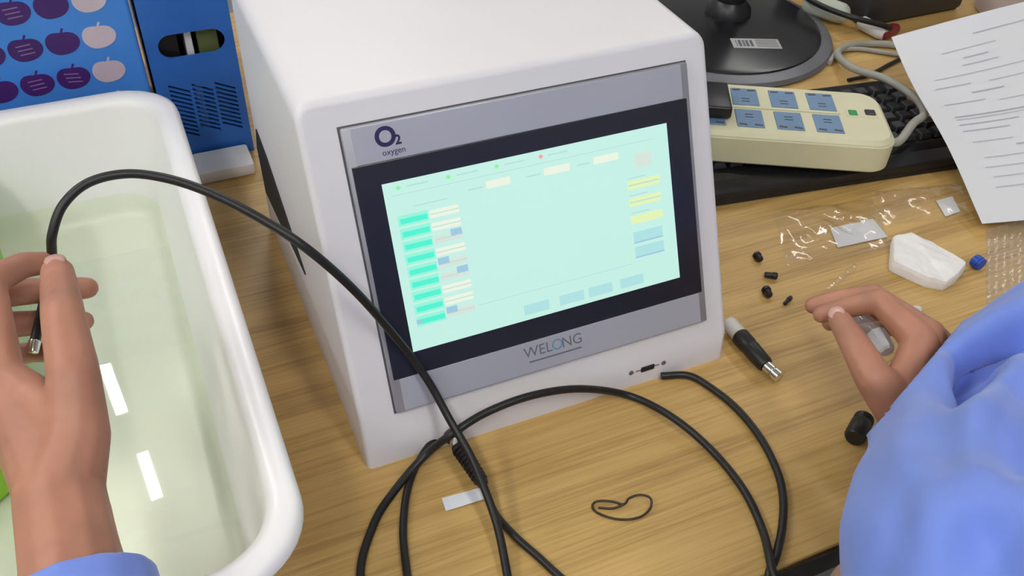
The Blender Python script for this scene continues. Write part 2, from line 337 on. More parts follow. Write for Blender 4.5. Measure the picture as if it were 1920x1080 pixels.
# front lip socket
LY = lambda z: -0.0560+0.0033*z/0.0293
def lipbox(x0, x1, z0, z1, d=0.0006): return box(BM(), ((x0+x1)/2, LY((z0+z1)/2)-d/2, (z0+z1)/2), (x1-x0, d+0.0006, z1-z0), 0.0003, 1)
ux = 0.0800
obj('usb_socket', lipbox(ux-0.0062, ux+0.0062, 0.0132, 0.0182, 0.0010), 'slot_black', inst)
for dx in (-0.0155, 0.0155):
    q = BM(); lathe(q, [(0, 0.0022), (0.7, 0.0022), (1, 0.0014)], (ux+dx, LY(0.0157)+0.0003, 0.0157), (ux+dx, LY(0.0157)-0.0012, 0.0157), 12); obj('screw', q, 'graphite', inst, 40)
    box(q := BM(), (ux+dx*0.55, LY(0.0157)-0.0002, 0.0157), (0.005, 0.0008, 0.0006)); obj('socket_mark', q, 'graphite', inst)
# black grip slot on the left side
pts = [(0.2700, 0.090), (0.2560, 0.118), (0.2180, 0.1120), (0.150, 0.0890), (0.099, 0.0715), (0.155, 0.0640), (0.199, 0.0530), (0.262, 0.0440)]
obj('side_grip', prism(BM(), pts, XL-0.0012, XL+0.002, 'x'), 'slot_black', inst)

# ---------------------------------------------------------------- plastic tray with water
TX0, TX1, TY0, TY1, TZ = -0.640, -0.2225, -0.195, 0.3680, 0.120
def trr(i, z, r): return rrect(TX0+i, TX1-i, TY0+i, TY1-i, max(0.012, r-i*0.55), z, 10)
b = BM()
tl = [trr(0.046, 0.0, 0.05), trr(0.0415, 0.0035, 0.05), trr(0.018, 0.104, 0.052), trr(0.0165, 0.1085, 0.052), trr(0.003, 0.1095, 0.052), trr(0.0, 0.1125, 0.052), trr(0.0012, 0.1175, 0.052), trr(0.005, 0.1200, 0.052),
      trr(0.014, 0.1195, 0.052), trr(0.0185, 0.1165, 0.052), trr(0.0205, 0.1110, 0.052), trr(0.0415, 0.0150, 0.05), trr(0.0450, 0.0070, 0.05), trr(0.0520, 0.0040, 0.05)]
rings(b, tl)
tag(obj('plastic_tray', b, 'white_polypropylene', None, 50), 'large white plastic tray of water beside the white instrument', 'tray')
WZ = 0.030
wi = 0.0205+(0.111-WZ)/(0.111-0.015)*0.021
b = BM(); rings(b, [rrect(TX0+wi-0.0004, TX1-wi+0.0004, TY0+wi-0.0004, TY1-wi+0.0004, 0.04, WZ, 10)], False, True)
tag(obj('water', b, 'water'), 'clear greenish water filling the white plastic tray', 'water', kind='stuff')
b = BM(); lp = []
for q, z in ((0.012, 0.0045), (0.008, 0.008), (0.002, 0.088), (0.0, 0.089), (0.0, 0.096), (0.004, 0.096), (0.010, 0.012)): lp.append(rrect(-0.580+q, -0.3960-q, 0.000+q, 0.3180-q, 0.022, z, 6))
rings(b, lp); tag(obj('plastic_tub', b, 'lime_plastic', None, 45), 'lime green plastic tub standing in the white tray', 'tub')

# ---------------------------------------------------------------- blue file box and printed carton behind
FX0, FX1, FY, FD, FH = -0.2360, -0.1515, 0.405, 0.24, 0.30
bx = thing('file_box', 'deep blue plastic file box with an oval grip hole and slanted slots', 'file box', ((FX0+FX1)/2, FY+FD/2, 0))
b = BM(); box(b, ((FX0+FX1)/2, FY+0.0015, FH/2), (FX1-FX0, 0.003, FH))
cut = BM(); n = 16; hx, hz, ha, hb = -0.1925, 0.1345, 0.0320, 0.0125; ol = []
for s in (1, -1):
    for k in range(n+1):
        a = math.radians(-90+180*k/n); ol.append((hx+s*(ha-hb)+s*hb*math.cos(a), hz+s*hb*math.sin(a)))
prism(cut, ol, FY-0.02, FY+0.02, 'y')
for col in range(3):
    for row in range(11):
        cx = -0.2140+col*0.0225; cz = 0.0880-row*0.0052-col*0.0024; L, T, sl = 0.0098, 0.0014, 0.0050
        if cz < 0.036: continue
        prism(cut, [(cx-L, cz+sl-T), (cx+L, cz-sl-T), (cx+L, cz-sl+T), (cx-L, cz+sl+T)], FY-0.02, FY+0.02, 'y')
bmesh.ops.recalc_face_normals(cut, faces=cut.faces); cm = bpy.data.meshes.new('cut'); cut.to_mesh(cm); cut.free(); co = bpy.data.objects.new('cut', cm); C.objects.link(co)
b = modded(b, ('BOOLEAN', dict(object=co, operation='DIFFERENCE', solver='EXACT'))); bpy.data.objects.remove(co)
obj('front_panel', b, 'blue_plastic', bx)
for nm, c, s in (('side_panel', (FX0+0.0015, FY+FD/2, FH/2), (0.003, FD-0.006, FH)), ('side_panel', (FX1-0.0015, FY+FD/2, FH/2), (0.003, FD-0.006, FH)),
                 ('back_panel', ((FX0+FX1)/2, FY+FD-0.0015, FH/2), (FX1-FX0, 0.003, FH)), ('base_panel', ((FX0+FX1)/2, FY+FD/2, 0.0015), (FX1-FX0-0.006, FD-0.006, 0.003))):
    obj(nm, box(BM(), c, s), 'blue_plastic', bx)
for x, wd, mt, lb in ((-0.1945, 0.007, 'paper', 'white card folder standing inside the blue file box'), (-0.176, 0.020, 'olive_card', 'olive green folder standing inside the blue file box'), (-0.216, 0.022, 'black_plastic', 'black folder standing inside the blue file box')):
    tag(obj('folder', box(BM(), (x, FY+0.115, 0.003+0.12), (wd, 0.21, 0.24), 0.001), mt), lb, 'folder')
cb = thing('printed_carton', 'sky blue printed carton with rows of purple apples', 'carton', (-0.375, 0.50, 0))
obj('body', box(BM(), (-0.375, 0.4075+0.09, 0.16), (0.268, 0.18, 0.32), 0.003), 'sky_blue_card', cb)
def apple(cx, cz, s, y):
    o = []
    for k in range(28):
        a = 2*math.pi*k/28; r = s*(1+0.05*math.cos(2*a)-0.16*max(0, math.sin(a))**6+0.03*math.cos(3*a-0.6)-0.05*max(0, -math.sin(a))**8); o.append((cx+r*1.02*math.cos(a), cz+r*0.92*math.sin(a)))
    b = prism(BM(), o, y-0.0004, y+0.0002, 'y')
    leaf = [(cx+s*0.02, cz+s*0.70), (cx+s*0.16, cz+s*1.02), (cx+s*0.30, cz+s*0.98), (cx+s*0.16, cz+s*0.70)]
    return prism(b, leaf, y-0.0004, y+0.0002, 'y')
for ix in range(5):
    for iz in range(8):
        x = -0.274-0.0325*ix; z = 0.300-0.0362*iz-0.0012*ix
        if z < 0.03: continue
        o = obj('apple_print', apple(x, z, 0.0140, 0.4075), 'pale_pink_ink' if ix == 0 else 'purple_ink', cb)
        if ix == 2 or (ix == 1 and iz % 3 == 2):
            q = BM()
            for k in range(3): box(q, (x-0.001+0.001*k, 0.4070, z+0.004-0.0042*k), (0.013, 0.0004, 0.0010), M=Matrix.Rotation(0.12 if ix == 1 else -0.08, 4, 'Y'))
            obj('apple_stripes', q, 'lilac_ink', o)
tag(obj('white_case', box(BM(), (-0.1880, 0.3800, 0.007), (0.058, 0.042, 0.014), 0.003), 'white_plastic', None, 40), 'flat white plastic case lying before the blue file box', 'case')

# ---------------------------------------------------------------- round stand base
sb = thing('stand_base', 'round glossy black stand base with grey rim and barcode label', 'stand', (0.493, 0.471, 0))
obj('rim', lathe(BM(), [(0, 0.150), (0.25, 0.156), (0.7, 0.153), (1, 0.140)], (0.493, 0.471, 0), (0.493, 0.471, 0.012), 64), 'graphite', sb, 40)
obj('disc', lathe(BM(), [(0, 0.139), (0.7, 0.137), (1, 0.131)], (0.493, 0.471, 0.010), (0.493, 0.471, 0.016), 64), 'gloss_black', sb, 40)
obj('neck', lathe(BM(), [(0, 0.032), (0.03, 0.030), (0.06, 0.021), (0.9, 0.019), (1, 0.017)], (0.522, 0.492, 0.0155), (0.522, 0.492, 0.36), 28), 'black_plastic', sb, 40)
LR = Matrix.Rotation(math.radians(-22), 4, 'Z')
lb = obj('barcode_label', box(BM(), (0.505, 0.400, 0.0163), (0.064, 0.026, 0.0006), M=LR), 'label_silver', sb)
q = BM()
for k in range(9):
    p = LR @ V(-0.026+0.0026*k+(0.0008 if k % 2 else 0), 0, 0); box(q, (0.505+p.x, 0.400+p.y, 0.0167), (0.0009+0.0006*(k % 3), 0.017, 0.0003), M=LR)
for k in range(5):
    p = LR @ V(0.014, 0.0085-0.0042*k, 0); box(q, (0.505+p.x, 0.400+p.y, 0.0167), (0.028, 0.0009, 0.0003), M=LR)
obj('barcode', q, 'seam_dark', lb)

# ---------------------------------------------------------------- keyboard
KA = math.radians(-7.4); kb = thing('keyboard', 'black computer keyboard lying under the cream power strip', 'keyboard', (0.395, 0.2060, 0), KA)
KW, KD = 0.410, 0.175
obj('case', box(BM(), (0, 0, 0.0075), (KW, KD, 0.015), 0.003), 'black_plastic', kb, 40, True)
pr = BM(); prism(pr, [(-KD/2-0.002, 0.001), (-KD/2+0.004, 0.0005), (-KD/2+0.040, 0.0005), (-KD/2+0.040, 0.0165), (-KD/2+0.030, 0.0170), (-KD/2+0.006, 0.0105), (-KD/2-0.001, 0.006)], -KW/2-0.001, KW/2+0.001, 'x')
bmesh.ops.bevel(pr, geom=list(pr.edges), offset=0.0010, segments=2, affect='EDGES'); obj('palm_rest', pr, 'piano_black', kb, 40, True)
km = None
for row in range(6):
    for col in range(20):
        x = -KW/2+0.016+col*0.0199; y = -KD/2+0.0500+row*0.0195
        if km is None:
            q = BM(); box(q, (0, 0, 0), (0.0165, 0.0165, 0.007), 0.0012, 1)
            for v in q.verts:
                if v.co.z > 0: v.co.x *= 0.8; v.co.y *= 0.8
            o = obj('key', q, 'key_black', kb, None, True); km = o.data
        else: o = bpy.data.objects.new('key', km); C.objects.link(o); o.parent = kb
        o.location = (x, y, 0.0180)

# ---------------------------------------------------------------- power strip
SA = math.atan2(-0.467, 0.884); sdir, sper = V(0.884, -0.467, 0), V(0.467, 0.884, 0)
a0, a1, b0, b1, sz0, sz1 = 0.075, 0.364, 0.292, 0.402, 0.0225, 0.060
sc = sdir*((a0+a1)/2)+sper*((b0+b1)/2); st = thing('power_strip', 'cream power strip with blue sockets resting on the black keyboard', 'power strip', (sc.x, sc.y, sz0), SA)
LX, LY2 = (a1-a0)/2, (b1-b0)/2; H = sz1-sz0
obj('case', rings(BM(), [rrect(-LX+0.003, LX-0.003, -LY2+0.003, LY2-0.003, 0.022, 0, 8), rrect(-LX, LX, -LY2, LY2, 0.024, 0.003, 8), rrect(-LX, LX, -LY2, LY2, 0.024, H-0.006, 8), rrect(-LX+0.0015, LX-0.0015, -LY2+0.0015, LY2-0.0015, 0.023, H-0.005, 8),
     rrect(-LX+0.0015, LX-0.0015, -LY2+0.0015, LY2-0.0015, 0.023, H-0.004, 8), rrect(-LX+0.006, LX-0.006, -LY2+0.006, LY2-0.006, 0.020, H, 8)]), 'cream_plastic', st, 30, True)
ca, cbm = (a0+a1)/2, (b0+b1)/2
for i, a in enumerate((0.1290, 0.1700, 0.2110, 0.2530, 0.2945)):
    for j, bb in enumerate((0.3700, 0.3250)):
        x, y = a-ca, bb-cbm; sg = 1 if j == 0 else -1
        s_ = obj('socket', box(BM(), (x, y, H+0.0004), (0.0290, 0.0350, 0.0016), 0.0005, 1), 'outlet_blue', st, None, True)
        q = BM()
        for dx in (-0.0082, 0.0082): box(q, (x+dx, y+sg*0.0135, H+0.0010), (0.0085, 0.0030, 0.0012), M=Matrix.Rotation(0.15*sg, 4, 'Z'))
        for dy in (-0.0045, 0.0010): box(q, (x, y-sg*0.006+dy, H+0.0010), (0.0085, 0.0013, 0.0012))
        obj('pin_slots', q, 'seam_dark', s_, None, True)
box(q := BM(), (0.2115-ca, 0.3475-cbm, H+0.0006), (0.200, 0.0022, 0.0020), 0.0006, 1); obj('rib', q, 'cream_plastic', st, None, True)
sw = obj('switch_plate', box(BM(), (0.3350-ca, 0.3510-cbm, H+0.0002), (0.034, 0.0150, 0.0012), 0.0004, 1), 'cream_plastic', st, None, True)
obj('indicator', box(BM(), (0.3255-ca, 0.3505-cbm, H+0.0010), (0.0090, 0.0095, 0.0022), 0.0006, 1), 'switch_green', st, None, True)
obj('rocker', box(BM(), (0.3445-ca, 0.3530-cbm, H+0.0012), (0.0110, 0.0095, 0.0030), 0.0008, 1), 'black_plastic', st, None, True)
e0 = sdir*(a1-0.002)+sper*0.3300
b = tube(BM(), [e0+V(0, 0, 0.042), e0+sdir*0.014+V(0, 0, 0.042), at(1712, 232, 0.040), at(1733, 212, 0.037), at(1712, 180, 0.034), at(1660, 148, 0.031), at(1600, 128, 0.020), at(1570, 100, 0.008), at(1600, 84, 0.005), at(1650, 82, 0.005), at(1700, 88, 0.005)], 0.0048, 10, 8)
obj('mains_cord', b, 'grey_cable', st, 60)
pl = thing('mains_plug', 'black mains plug pushed into the cream power strip', 'plug', tuple(sdir*0.170+sper*0.345+V(0, 0, sz1+0.0018)), SA)
obj('body', box(BM(), (0, 0, 0.007), (0.040, 0.056, 0.014), 0.003, 3), 'black_plastic', pl, 40, True)
obj('cable_boot', lathe(BM(), [(0, 0.008), (0.6, 0.0055), (1, 0.0045)], (-0.012, -0.026, 0.0065), (-0.020, -0.050, 0.006), 14), 'black_rubber', pl, 40, True)

# ---------------------------------------------------------------- clutter at the back right
def cable(name, pts, r, mat, label, cat='cable', n=8, m=8): return tag(obj(name, tube(BM(), pts, r, n, m), mat, None, 60), label, cat)
cable('thin_cable', [at(1590, 150, 0.003), at(1630, 140, 0.003), at(1672, 118, 0.003), at(1720, 95, 0.003)], 0.0024, 'black_rubber', 'thin dark cable on the desk between keyboard and paper')
cable('loop_cable', [at(1555, 118, 0.004), at(1572, 96, 0.004), at(1610, 92, 0.0035), at(1648, 97, 0.0035), at(1700, 105, 0.0035)], 0.0032, 'grey_cable', 'thin grey cable looped on the wood behind the mains cord')
cable('black_lead', [at(1490, -22, 0.030), at(1530, 6, 0.034), at(1590, 30, 0.034), at(1650, 46, 0.026), at(1670, 52, 0.020)], 0.0040, 'black_rubber', 'black lead running to the red tipped white plug')
wp = thing('white_plug', 'white plug with a dark red end beside the round stand', 'plug', tuple(at(1640, 55, 0)))
A, B2 = at(1612, 40, 0.012), at(1660, 66, 0.010); dz = (B2-A).normalized()
obj('body', lathe(BM(), [(0, 0.006), (0.1, 0.0095), (0.8, 0.0095), (1, 0.0075)], A, B2, 18), 'white_plastic', wp, 40)
A2, B3 = at(1650, 66, 0.009), at(1681, 52, 0.009)
obj('red_end', lathe(BM(), [(0, 0.0078), (0.2, 0.0085), (0.8, 0.0085), (1, 0.006)], A2, B3, 18), 'red_plastic', wp, 40)
b = BM(); capsule(b, at(1524, 8, 0.020), 0.016, at(1575, 24, 0.018), 0.015); tag(obj('pale_adapter', voxel(b, 0.003, 3), 'offgreen_plastic', None, 180), 'pale greenish white adapter lying behind the round stand', 'adapter')
dg_ = thing('dark_device', 'dark grey box shaped device at the back of the desk', 'device', (0.785, 0.500, 0))
obj('body', box(BM(), (0.785, 0.500, 0.040), (0.180, 0.180, 0.074), 0.006), 'dark_metal', dg_, 40)
obj('base', box(BM(), (0.785, 0.500, 0.0045), (0.172, 0.172, 0.009), 0.002), 'black_plastic', dg_, 40)
tag(obj('pink_tub', lathe(BM(), [(0, 0.050), (0.03, 0.053), (0.95, 0.060), (1, 0.058)], (0.944, 0.378, 0), (0.944, 0.378, 0.085), 32), 'dusty_pink_plastic', None, 40), 'dusty pink round tub behind the printed paper', 'tub')

# ---------------------------------------------------------------- printed sheet
def sheet(s, t):
    BL, TL, TR, BR = V(0.502, -0.004, 0.0125), V(0.594, 0.267, 0.070), V(0.796, 0.214, 0.118), V(0.704, -0.058, 0.045)
    p = BL*(1-s)*(1-t)+BR*s*(1-t)+TL*(1-s)*t+TR*s*t
    p.z += 0.012*math.sin(math.pi*t)*(1-s)*0.4 - 0.010*math.sin(math.pi*s)*(1-t) + 0.006*math.sin(2.2*math.pi*t+1.5*s)*t
    return p
pp = thing('printed_sheet', 'curled white sheet of paper with rows of grey print', 'paper', (0.6, 0.1, 0.0))
b = BM(); NS, NT = 16, 22
g = [[b.verts.new(sheet(i/NS, j/NT)) for j in range(NT+1)] for i in range(NS+1)]
for i in range(NS):
    for j in range(NT): b.faces.new((g[i][j], g[i+1][j], g[i+1][j+1], g[i][j+1]))
b = modded(b, ('SOLIDIFY', dict(thickness=0.0004, offset=0)))
obj('sheet', b, 'paper', pp, 60)
b = BM()
def line(s0, s1, t, h):
    n = 8; up = [sheet(s0+(s1-s0)*k/n, t+h)+V(0, 0, 0.0009) for k in range(n+1)]; lo = [sheet(s0+(s1-s0)*k/n, t)+V(0, 0, 0.0009) for k in range(n+1)]
    for k in range(n): b.faces.new([b.verts.new(p) for p in (lo[k], lo[k+1], up[k+1], up[k])])
line(0.42, 0.80, 0.905, 0.004); line(0.22, 0.52, 0.845, 0.003); line(0.32, 0.46, 0.80, 0.005)
for t, s0, s1, h in ((0.765, .30, .50, .004), (0.72, .12, .85, .003), (0.67, .10, .30, .004), (0.665, .40, .70, .003), (0.62, .28, .46, .006), (0.575, .10, .33, .004), (0.56, .40, .80, .003), (0.50, .12, .52, .005), (0.485, .12, .80, .003),
                     (0.455, .12, .45, .004), (0.42, .12, .38, .004), (0.40, .45, .85, .003), (0.36, .14, .36, .003), (0.325, .36, .66, .006), (0.28, .16, .46, .003), (0.235, .14, .40, .003), (0.19, .16, .40, .003), (0.145, .15, .42, .003)):
    line(s0, s1, t, h)
obj('print_lines', b, 'print_grey', pp)

# ---------------------------------------------------------------- clear bags, tissue and small bits
def bag(name, corners, nx, ny, hgt, mat, label, seed, parts=None):
    """thin crumpled film; corners on the desk in order"""
    a, bq, c, d = (Vector(p) for p in corners); b = BM(); g = []
    for i in range(nx+1):
        row = []
        for j in range(ny+1):
            s, t = i/nx, j/ny; p = a*(1-s)*(1-t)+bq*s*(1-t)+c*s*t+d*(1-s)*t
            k = (math.sin(math.pi*s)*math.sin(math.pi*t))**0.35 if 0 < s < 1 and 0 < t < 1 else 0
            p.z = 0.0012+hgt*(0.25+0.75*k)*abs(noise.noise(V(p.x*38, p.y*38, seed)))*2.0+hgt*0.3*k; row.append(b.verts.new(p))
        g.append(row)
    for i in range(nx):
        for j in range(ny): b.faces.new((g[i][j], g[i+1][j], g[i+1][j+1], g[i][j+1]))
    return b
b1 = thing('zip_bag', 'clear zip bag with a white label beside the black keyboard', 'bag', tuple(at(1570, 430, 0)))
obj('film', bag('', [at(1475, 500), at(1672, 470), at(1636, 375), at(1448, 400)], 26, 20, 0.005, 'clear_film', '', 1.3), 'clear_film', b1, 30)
obj('label_card', bag('', [at(1570, 466), at(1664, 446), at(1636, 412), at(1556, 430)], 10, 6, 0.002, 'paper', '', 4.1), 'paper', b1, 60)
b2 = thing('zip_bag', 'clear zip bag with a pinkish white label at the sheet of paper', 'bag', tuple(at(1740, 390, 0)))
obj('film', bag('', [at(1650, 425), at(1815, 408), at(1800, 345), at(1640, 362)], 20, 12, 0.004, 'clear_film', '', 8.3), 'clear_film', b2, 30)
obj('label_card', bag('', [at(1772, 408), at(1800, 398), at(1785, 370), at(1754, 378)], 6, 6, 0.002, 'pale_pink_ink', '', 2.1), 'paper', b2, 60)
tag(obj('clear_strip', bag('', [at(1540, 545), at(1556, 548), at(1612, 502), at(1600, 496)], 4, 14, 0.003, 'clear_film', '', 5.5), 'clear_film', None, 30), 'narrow clear plastic strip on the wood behind the pinching fingers', 'plastic strip')
b = BM(); nx, ny = 30, 30; ca_ = [at(1848, 600), at(1990, 575), at(1990, 395), at(1848, 432)]; g = []
for i in range(nx+1):
    row = []
    for j in range(ny+1):
        s, t = i/nx, j/ny; p = ca_[0]*(1-s)*(1-t)+ca_[1]*s*(1-t)+ca_[2]*s*t+ca_[3]*(1-s)*t; p.z = 0.0012+0.0030*(abs(math.sin(i*1.05))*abs(math.sin(j*1.05))); row.append(b.verts.new(p))
    g.append(row)
for i in range(nx):
    for j in range(ny): b.faces.new((g[i][j], g[i+1][j], g[i+1][j+1], g[i][j+1]))
tag(obj('bubble_wrap', b, 'bubble_film', None, 60), 'sheet of clear bubble wrap on the desk beside the blue cap', 'bubble wrap')
# folded tissue
b = BM(); out = [(1668, 458), (1700, 452), (1742, 468), (1778, 490), (1806, 512), (1790, 532), (1768, 546), (1735, 541), (1700, 525), (1664, 508)]
def inset(k, z, jit=0.0):
    c = V(0, 0, 0); P = [at(u, v, 0) for u, v in out]
    for p in P: c += p/len(P)
    r = []
    for q, p in enumerate(P):
        x = c+(p-c)*k; x.z = z+jit*noise.noise(V(q*1.7, z*300, 0.3)); r.append(x)
    return r
rings(b, [inset(0.985, 0.0005), inset(1.0, 0.003, 0.001), inset(0.995, 0.0095, 0.003), inset(0.955, 0.0125, 0.004), inset(0.75, 0.0140, 0.004), inset(0.4, 0.0150, 0.004), inset(0.12, 0.0145, 0.003)])
b = modded(b, ('SUBSURF', dict(levels=3, subdivision_type='SIMPLE')), ('SMOOTH', dict(factor=0.5, iterations=3)))
for v in b.verts:
    if v.co.z > 0.003: v.co.z += 0.0022*noise.noise(V(v.co.x*45, v.co.y*45, 1.0))+0.0011*noise.noise(V(v.co.x*150, v.co.y*90, 4.0))
mz = min(v.co.z for v in b.verts)
for v in b.verts: v.co.z -= mz
tag(obj('folded_tissue', b, 'tissue', None, 180), 'folded white tissue lying on the wood near the blue cap', 'tissue')
cpb = thing('bottle_cap', 'small bright blue cap lying beside the bubble wrap', 'cap', tuple(at(1833, 492, 0)))
k0 = at(1826, 486, 0.0068); k1 = at(1841, 497, 0.0068); k0.z = k1.z = 0.0068
obj('shell', lathe(BM(), [(0, 0.0054), (0.08, 0.0066), (0.7, 0.0067), (0.75, 0.0060), (1, 0.0058)], k0, k1, 20), 'blue_cap', cpb, 40)
obj('rim', lathe(BM(), [(0, 0.0064), (1, 0.0064)], k0+(k1-k0)*0.76, k0+(k1-k0)*0.98, 20), 'blue_cap', cpb, 40)
def bit(px, ang, ln, rd, label, hole=True):
    p = at(*px, 0); d = V(math.cos(ang), math.sin(ang), 0); c = V(p.x, p.y, rd)
    t = thing('rubber_plug', label, 'plug', (p.x, p.y, 0), 0, 'black rubber plugs on the wood')
    obj('shaft', lathe(BM(), [(0, rd*0.7), (0.1, rd*0.82), (0.62, rd*0.82), (0.66, rd*0.8)], c-d*ln/2, c+d*ln/2, 14), 'black_rubber', t, 40)
    obj('flange', lathe(BM(), [(0, rd), (0.8, rd), (1, rd*0.85)], c+d*ln*0.12, c+d*ln/2, 14), 'black_rubber', t, 40)
bit((1420, 488), 1.5, 0.0090, 0.0042, 'small black rubber plug farthest from the pinching fingers')
bit((1444, 521), -0.55, 0.0120, 0.0034, 'small black rubber plug lying askew between two others')
bit((1437, 554), 1.35, 0.0100, 0.0044, 'small thick black rubber plug nearest the metal tipped lead')
bit((1476, 567), 0.45, 0.0125, 0.0022, 'thin black rubber plug next to the pinching fingertips')
# metal tipped lead
ml = thing('connector_lead', 'black connector with a shiny metal tip lying beside the instrument', 'connector', tuple(at(1410, 655, 0)))
q0, q1, q2, q3 = at(1366, 604, 0.010), at(1386, 628, 0.0095), at(1437, 686, 0.0080), at(1462, 708, 0.0070)
obj('clear_boot', lathe(BM(), [(0, 0.0060), (0.2, 0.0072), (1, 0.0072)], q0, q1, 18), 'white_cable', ml, 40)
obj('barrel', lathe(BM(), [(0, 0.0066), (0.04, 0.0080), (0.35, 0.0080), (0.4, 0.0072), (0.45, 0.0078), (0.94, 0.0072), (1, 0.0060)], q1, q2, 20), 'black_rubber', ml, 40)
obj('metal_tip', lathe(BM(), [(0, 0.0052), (0.45, 0.0052), (0.46, 0.0040), (0.55, 0.0040), (0.56, 0.0055), (0.95, 0.0055), (1, 0.0045)], q2, q3, 20), 'chrome', ml, 40)
# black clip under the wrist
bc = thing('black_stopper', 'black ribbed stopper with a clear tail under the right wrist', 'stopper', tuple(at(1610, 802, 0)))
s0, s1 = at(1622, 782, 0.0085), at(1601, 822, 0.0085)
obj('body', lathe(BM(), [(0, 0.0066), (0.06, 0.0080), (0.22, 0.0080), (0.25, 0.0074), (0.32, 0.0084), (0.92, 0.0084), (1, 0.0070)], s0, s1, 20), 'black_rubber', bc, 40)
obj('clear_tail', lathe(BM(), [(0, 0.0050), (0.9, 0.0046), (1, 0.0036)], s0+V(0.008, -0.010, -0.003), s0+V(0.032, -0.016, -0.003), 16), 'clear_vial', bc, 40)
tag(obj('clear_chip', bag('', [at(1708, 584), at(1727, 586), at(1728, 578), at(1707, 577)], 6, 4, 0.003, '', '', 3.0), 'paper', None, 60), 'tiny pale plastic chip on the wood behind the right hand', 'chip')
# bent wire and slip of paper
W = [at(u, v, z) for u, v, z in ((1168, 946, .002), (1145, 940, .003), (1120, 940, .002), (1111, 948, .0015), (1118, 960, .0013), (1145, 971, .0013), (1175, 974, .0013), (1203, 968, .0013), (1220, 952, .003), (1219, 934, .006), (1200, 928, .006), (1180, 934, .004), (1172, 944, .003), (1150, 953, .002), (1122, 952, .0022))]
tag(obj('bent_wire', tube(BM(), W, 0.0009, 8, 8), 'steel_wire', None, 60), 'thin dark wire bent into a small loop on the wood', 'wire')
tag(obj('paper_slip', modded(bag('', [at(836, 960), at(913, 936), at(908, 914), at(828, 936)], 10, 4, 0.0008, '', '', 6.0), ('SOLIDIFY', dict(thickness=0.0004, offset=1))), 'paper', None, 60), 'small blank white paper slip beside the crossing black cables', 'paper slip')

# ---------------------------------------------------------------- black cables
CRD = 0.0031
def afront(u, v, y=-0.0640):
    """point under the pixel on the upright plane just in front of the instrument"""
    r = r_*((u-960)/FPX) + d_*((v-540)/FPX) + f_
    return CP + r*((y-CP.y)/r.y)
pinch = at(97, 484, 0.186)
held = [at(63, 650, 0.158), at(75, 600, 0.166), at(88, 540, 0.176), pinch, at(98, 440, 0.202), at(118, 385, 0.216), at(165, 343, 0.224), at(235, 326, 0.226), at(310, 334, 0.224), at(390, 360, 0.219), at(480, 405, 0.210), at(570, 462, 0.194), at(660, 540, 0.156), at(740, 630, 0.108),
        at(800, 710, 0.072), at(845, 790, 0.046), at(880, 850, 0.034), at(910, 920, 0.024), at(932, 985, 0.015), at(946, 1050, 0.0085), at(954, 1110, 0.005), at(948, 1180, 0.004), at(900, 1235, 0.004), at(810, 1245, 0.004), at(720, 1190, 0.004), at(676, 1085, 0.004), at(700, 985, 0.004), at(740, 920, 0.0052),
        at(796, 855, 0.0125), afront(850, 812, -0.072), afront(915, 772, -0.066), afront(1000, 741, -0.0635), afront(1090, 729, -0.0635), afront(1180, 742, -0.068), at(1260, 782, 0.0100), at(1335, 845, 0.0045), at(1395, 920, 0.004), at(1430, 995, 0.004), at(1446, 1062, 0.012)]
pc = thing('probe_cable', 'long black probe cable held in the left hand and coiled on the wood', 'cable', tuple(at(954, 1110, 0)))
tail = at(1446, 1062, 0.012)
obj('cable', tube(BM(), held+[V(tail.x-0.003, -0.262, 0.002), V(tail.x-0.010, -0.272, -0.05), V(tail.x-0.02, -0.285, -0.16), V(tail.x+0.03, -0.30, -0.25)], CRD, 10, 10), 'black_rubber', pc, 60)
obj('metal_end', lathe(BM(), [(0, 0.0024), (0.1, 0.0036), (0.9, 0.0036), (1, 0.0032)], at(60, 662, 0.156), at(66, 638, 0.160), 14), 'chrome', pc, 40)
cable('instrument_cable', [V(0.093, -0.0580, 0.0042), at(1290, 704, 0.0042), at(1330, 725, 0.004), at(1380, 765, 0.004), at(1425, 820, 0.004), at(1456, 880, 0.004), at(1468, 930, 0.004), at(1467, 985, 0.004), at(1456, 1040, 0.0045), at(1442, 1076, 0.0045), V(0.064, -0.2585, -0.004), V(0.062, -0.264, -0.04), V(0.045, -0.275, -0.15)],
      CRD, 'black_rubber', 'black cable curving from below the instrument to the desk edge', 'cable', 10, 10)
ic = thing('inline_connector', 'black cable with an inline ribbed connector in front of the instrument', 'connector', tuple(at(880, 870, 0)))
c0, c1, c2, c3 = at(843, 806, 0.0095), at(855, 822, 0.0090), at(861, 838, 0.0088), at(906, 908, 0.0075)
obj('plug_head', lathe(BM(), [(0, 0.0060), (0.15, 0.0078), (0.85, 0.0078), (1, 0.0062)], at(834, 798, 0.010), c1, 18), 'black_rubber', ic, 40)
obj('ferrule', lathe(BM(), [(0, 0.0058), (0.3, 0.0058), (0.32, 0.0050), (0.6, 0.0050), (0.62, 0.0060), (1, 0.0060)], c1, c2, 18), 'chrome', ic, 40)
pf = [(0, 0.0062)]
for k in range(9): pf += [(0.06+k*0.1, 0.0070-0.00018*k), (0.10+k*0.1, 0.0070-0.00018*k), (0.105+k*0.1, 0.0060-0.00018*k), (0.145+k*0.1, 0.0060-0.00018*k)]
obj('strain_relief', lathe(BM(), pf+[(1, 0.0042)], c2, c3, 18), 'black_rubber', ic, 60)
obj('cable', tube(BM(), [c3, at(928, 962, 0.0042), at(965, 1005, 0.004), at(1010, 1045, 0.004), at(1060, 1090, 0.004), at(1130, 1140, 0.004)], 0.0029, 10, 10), 'black_rubber', ic, 60)
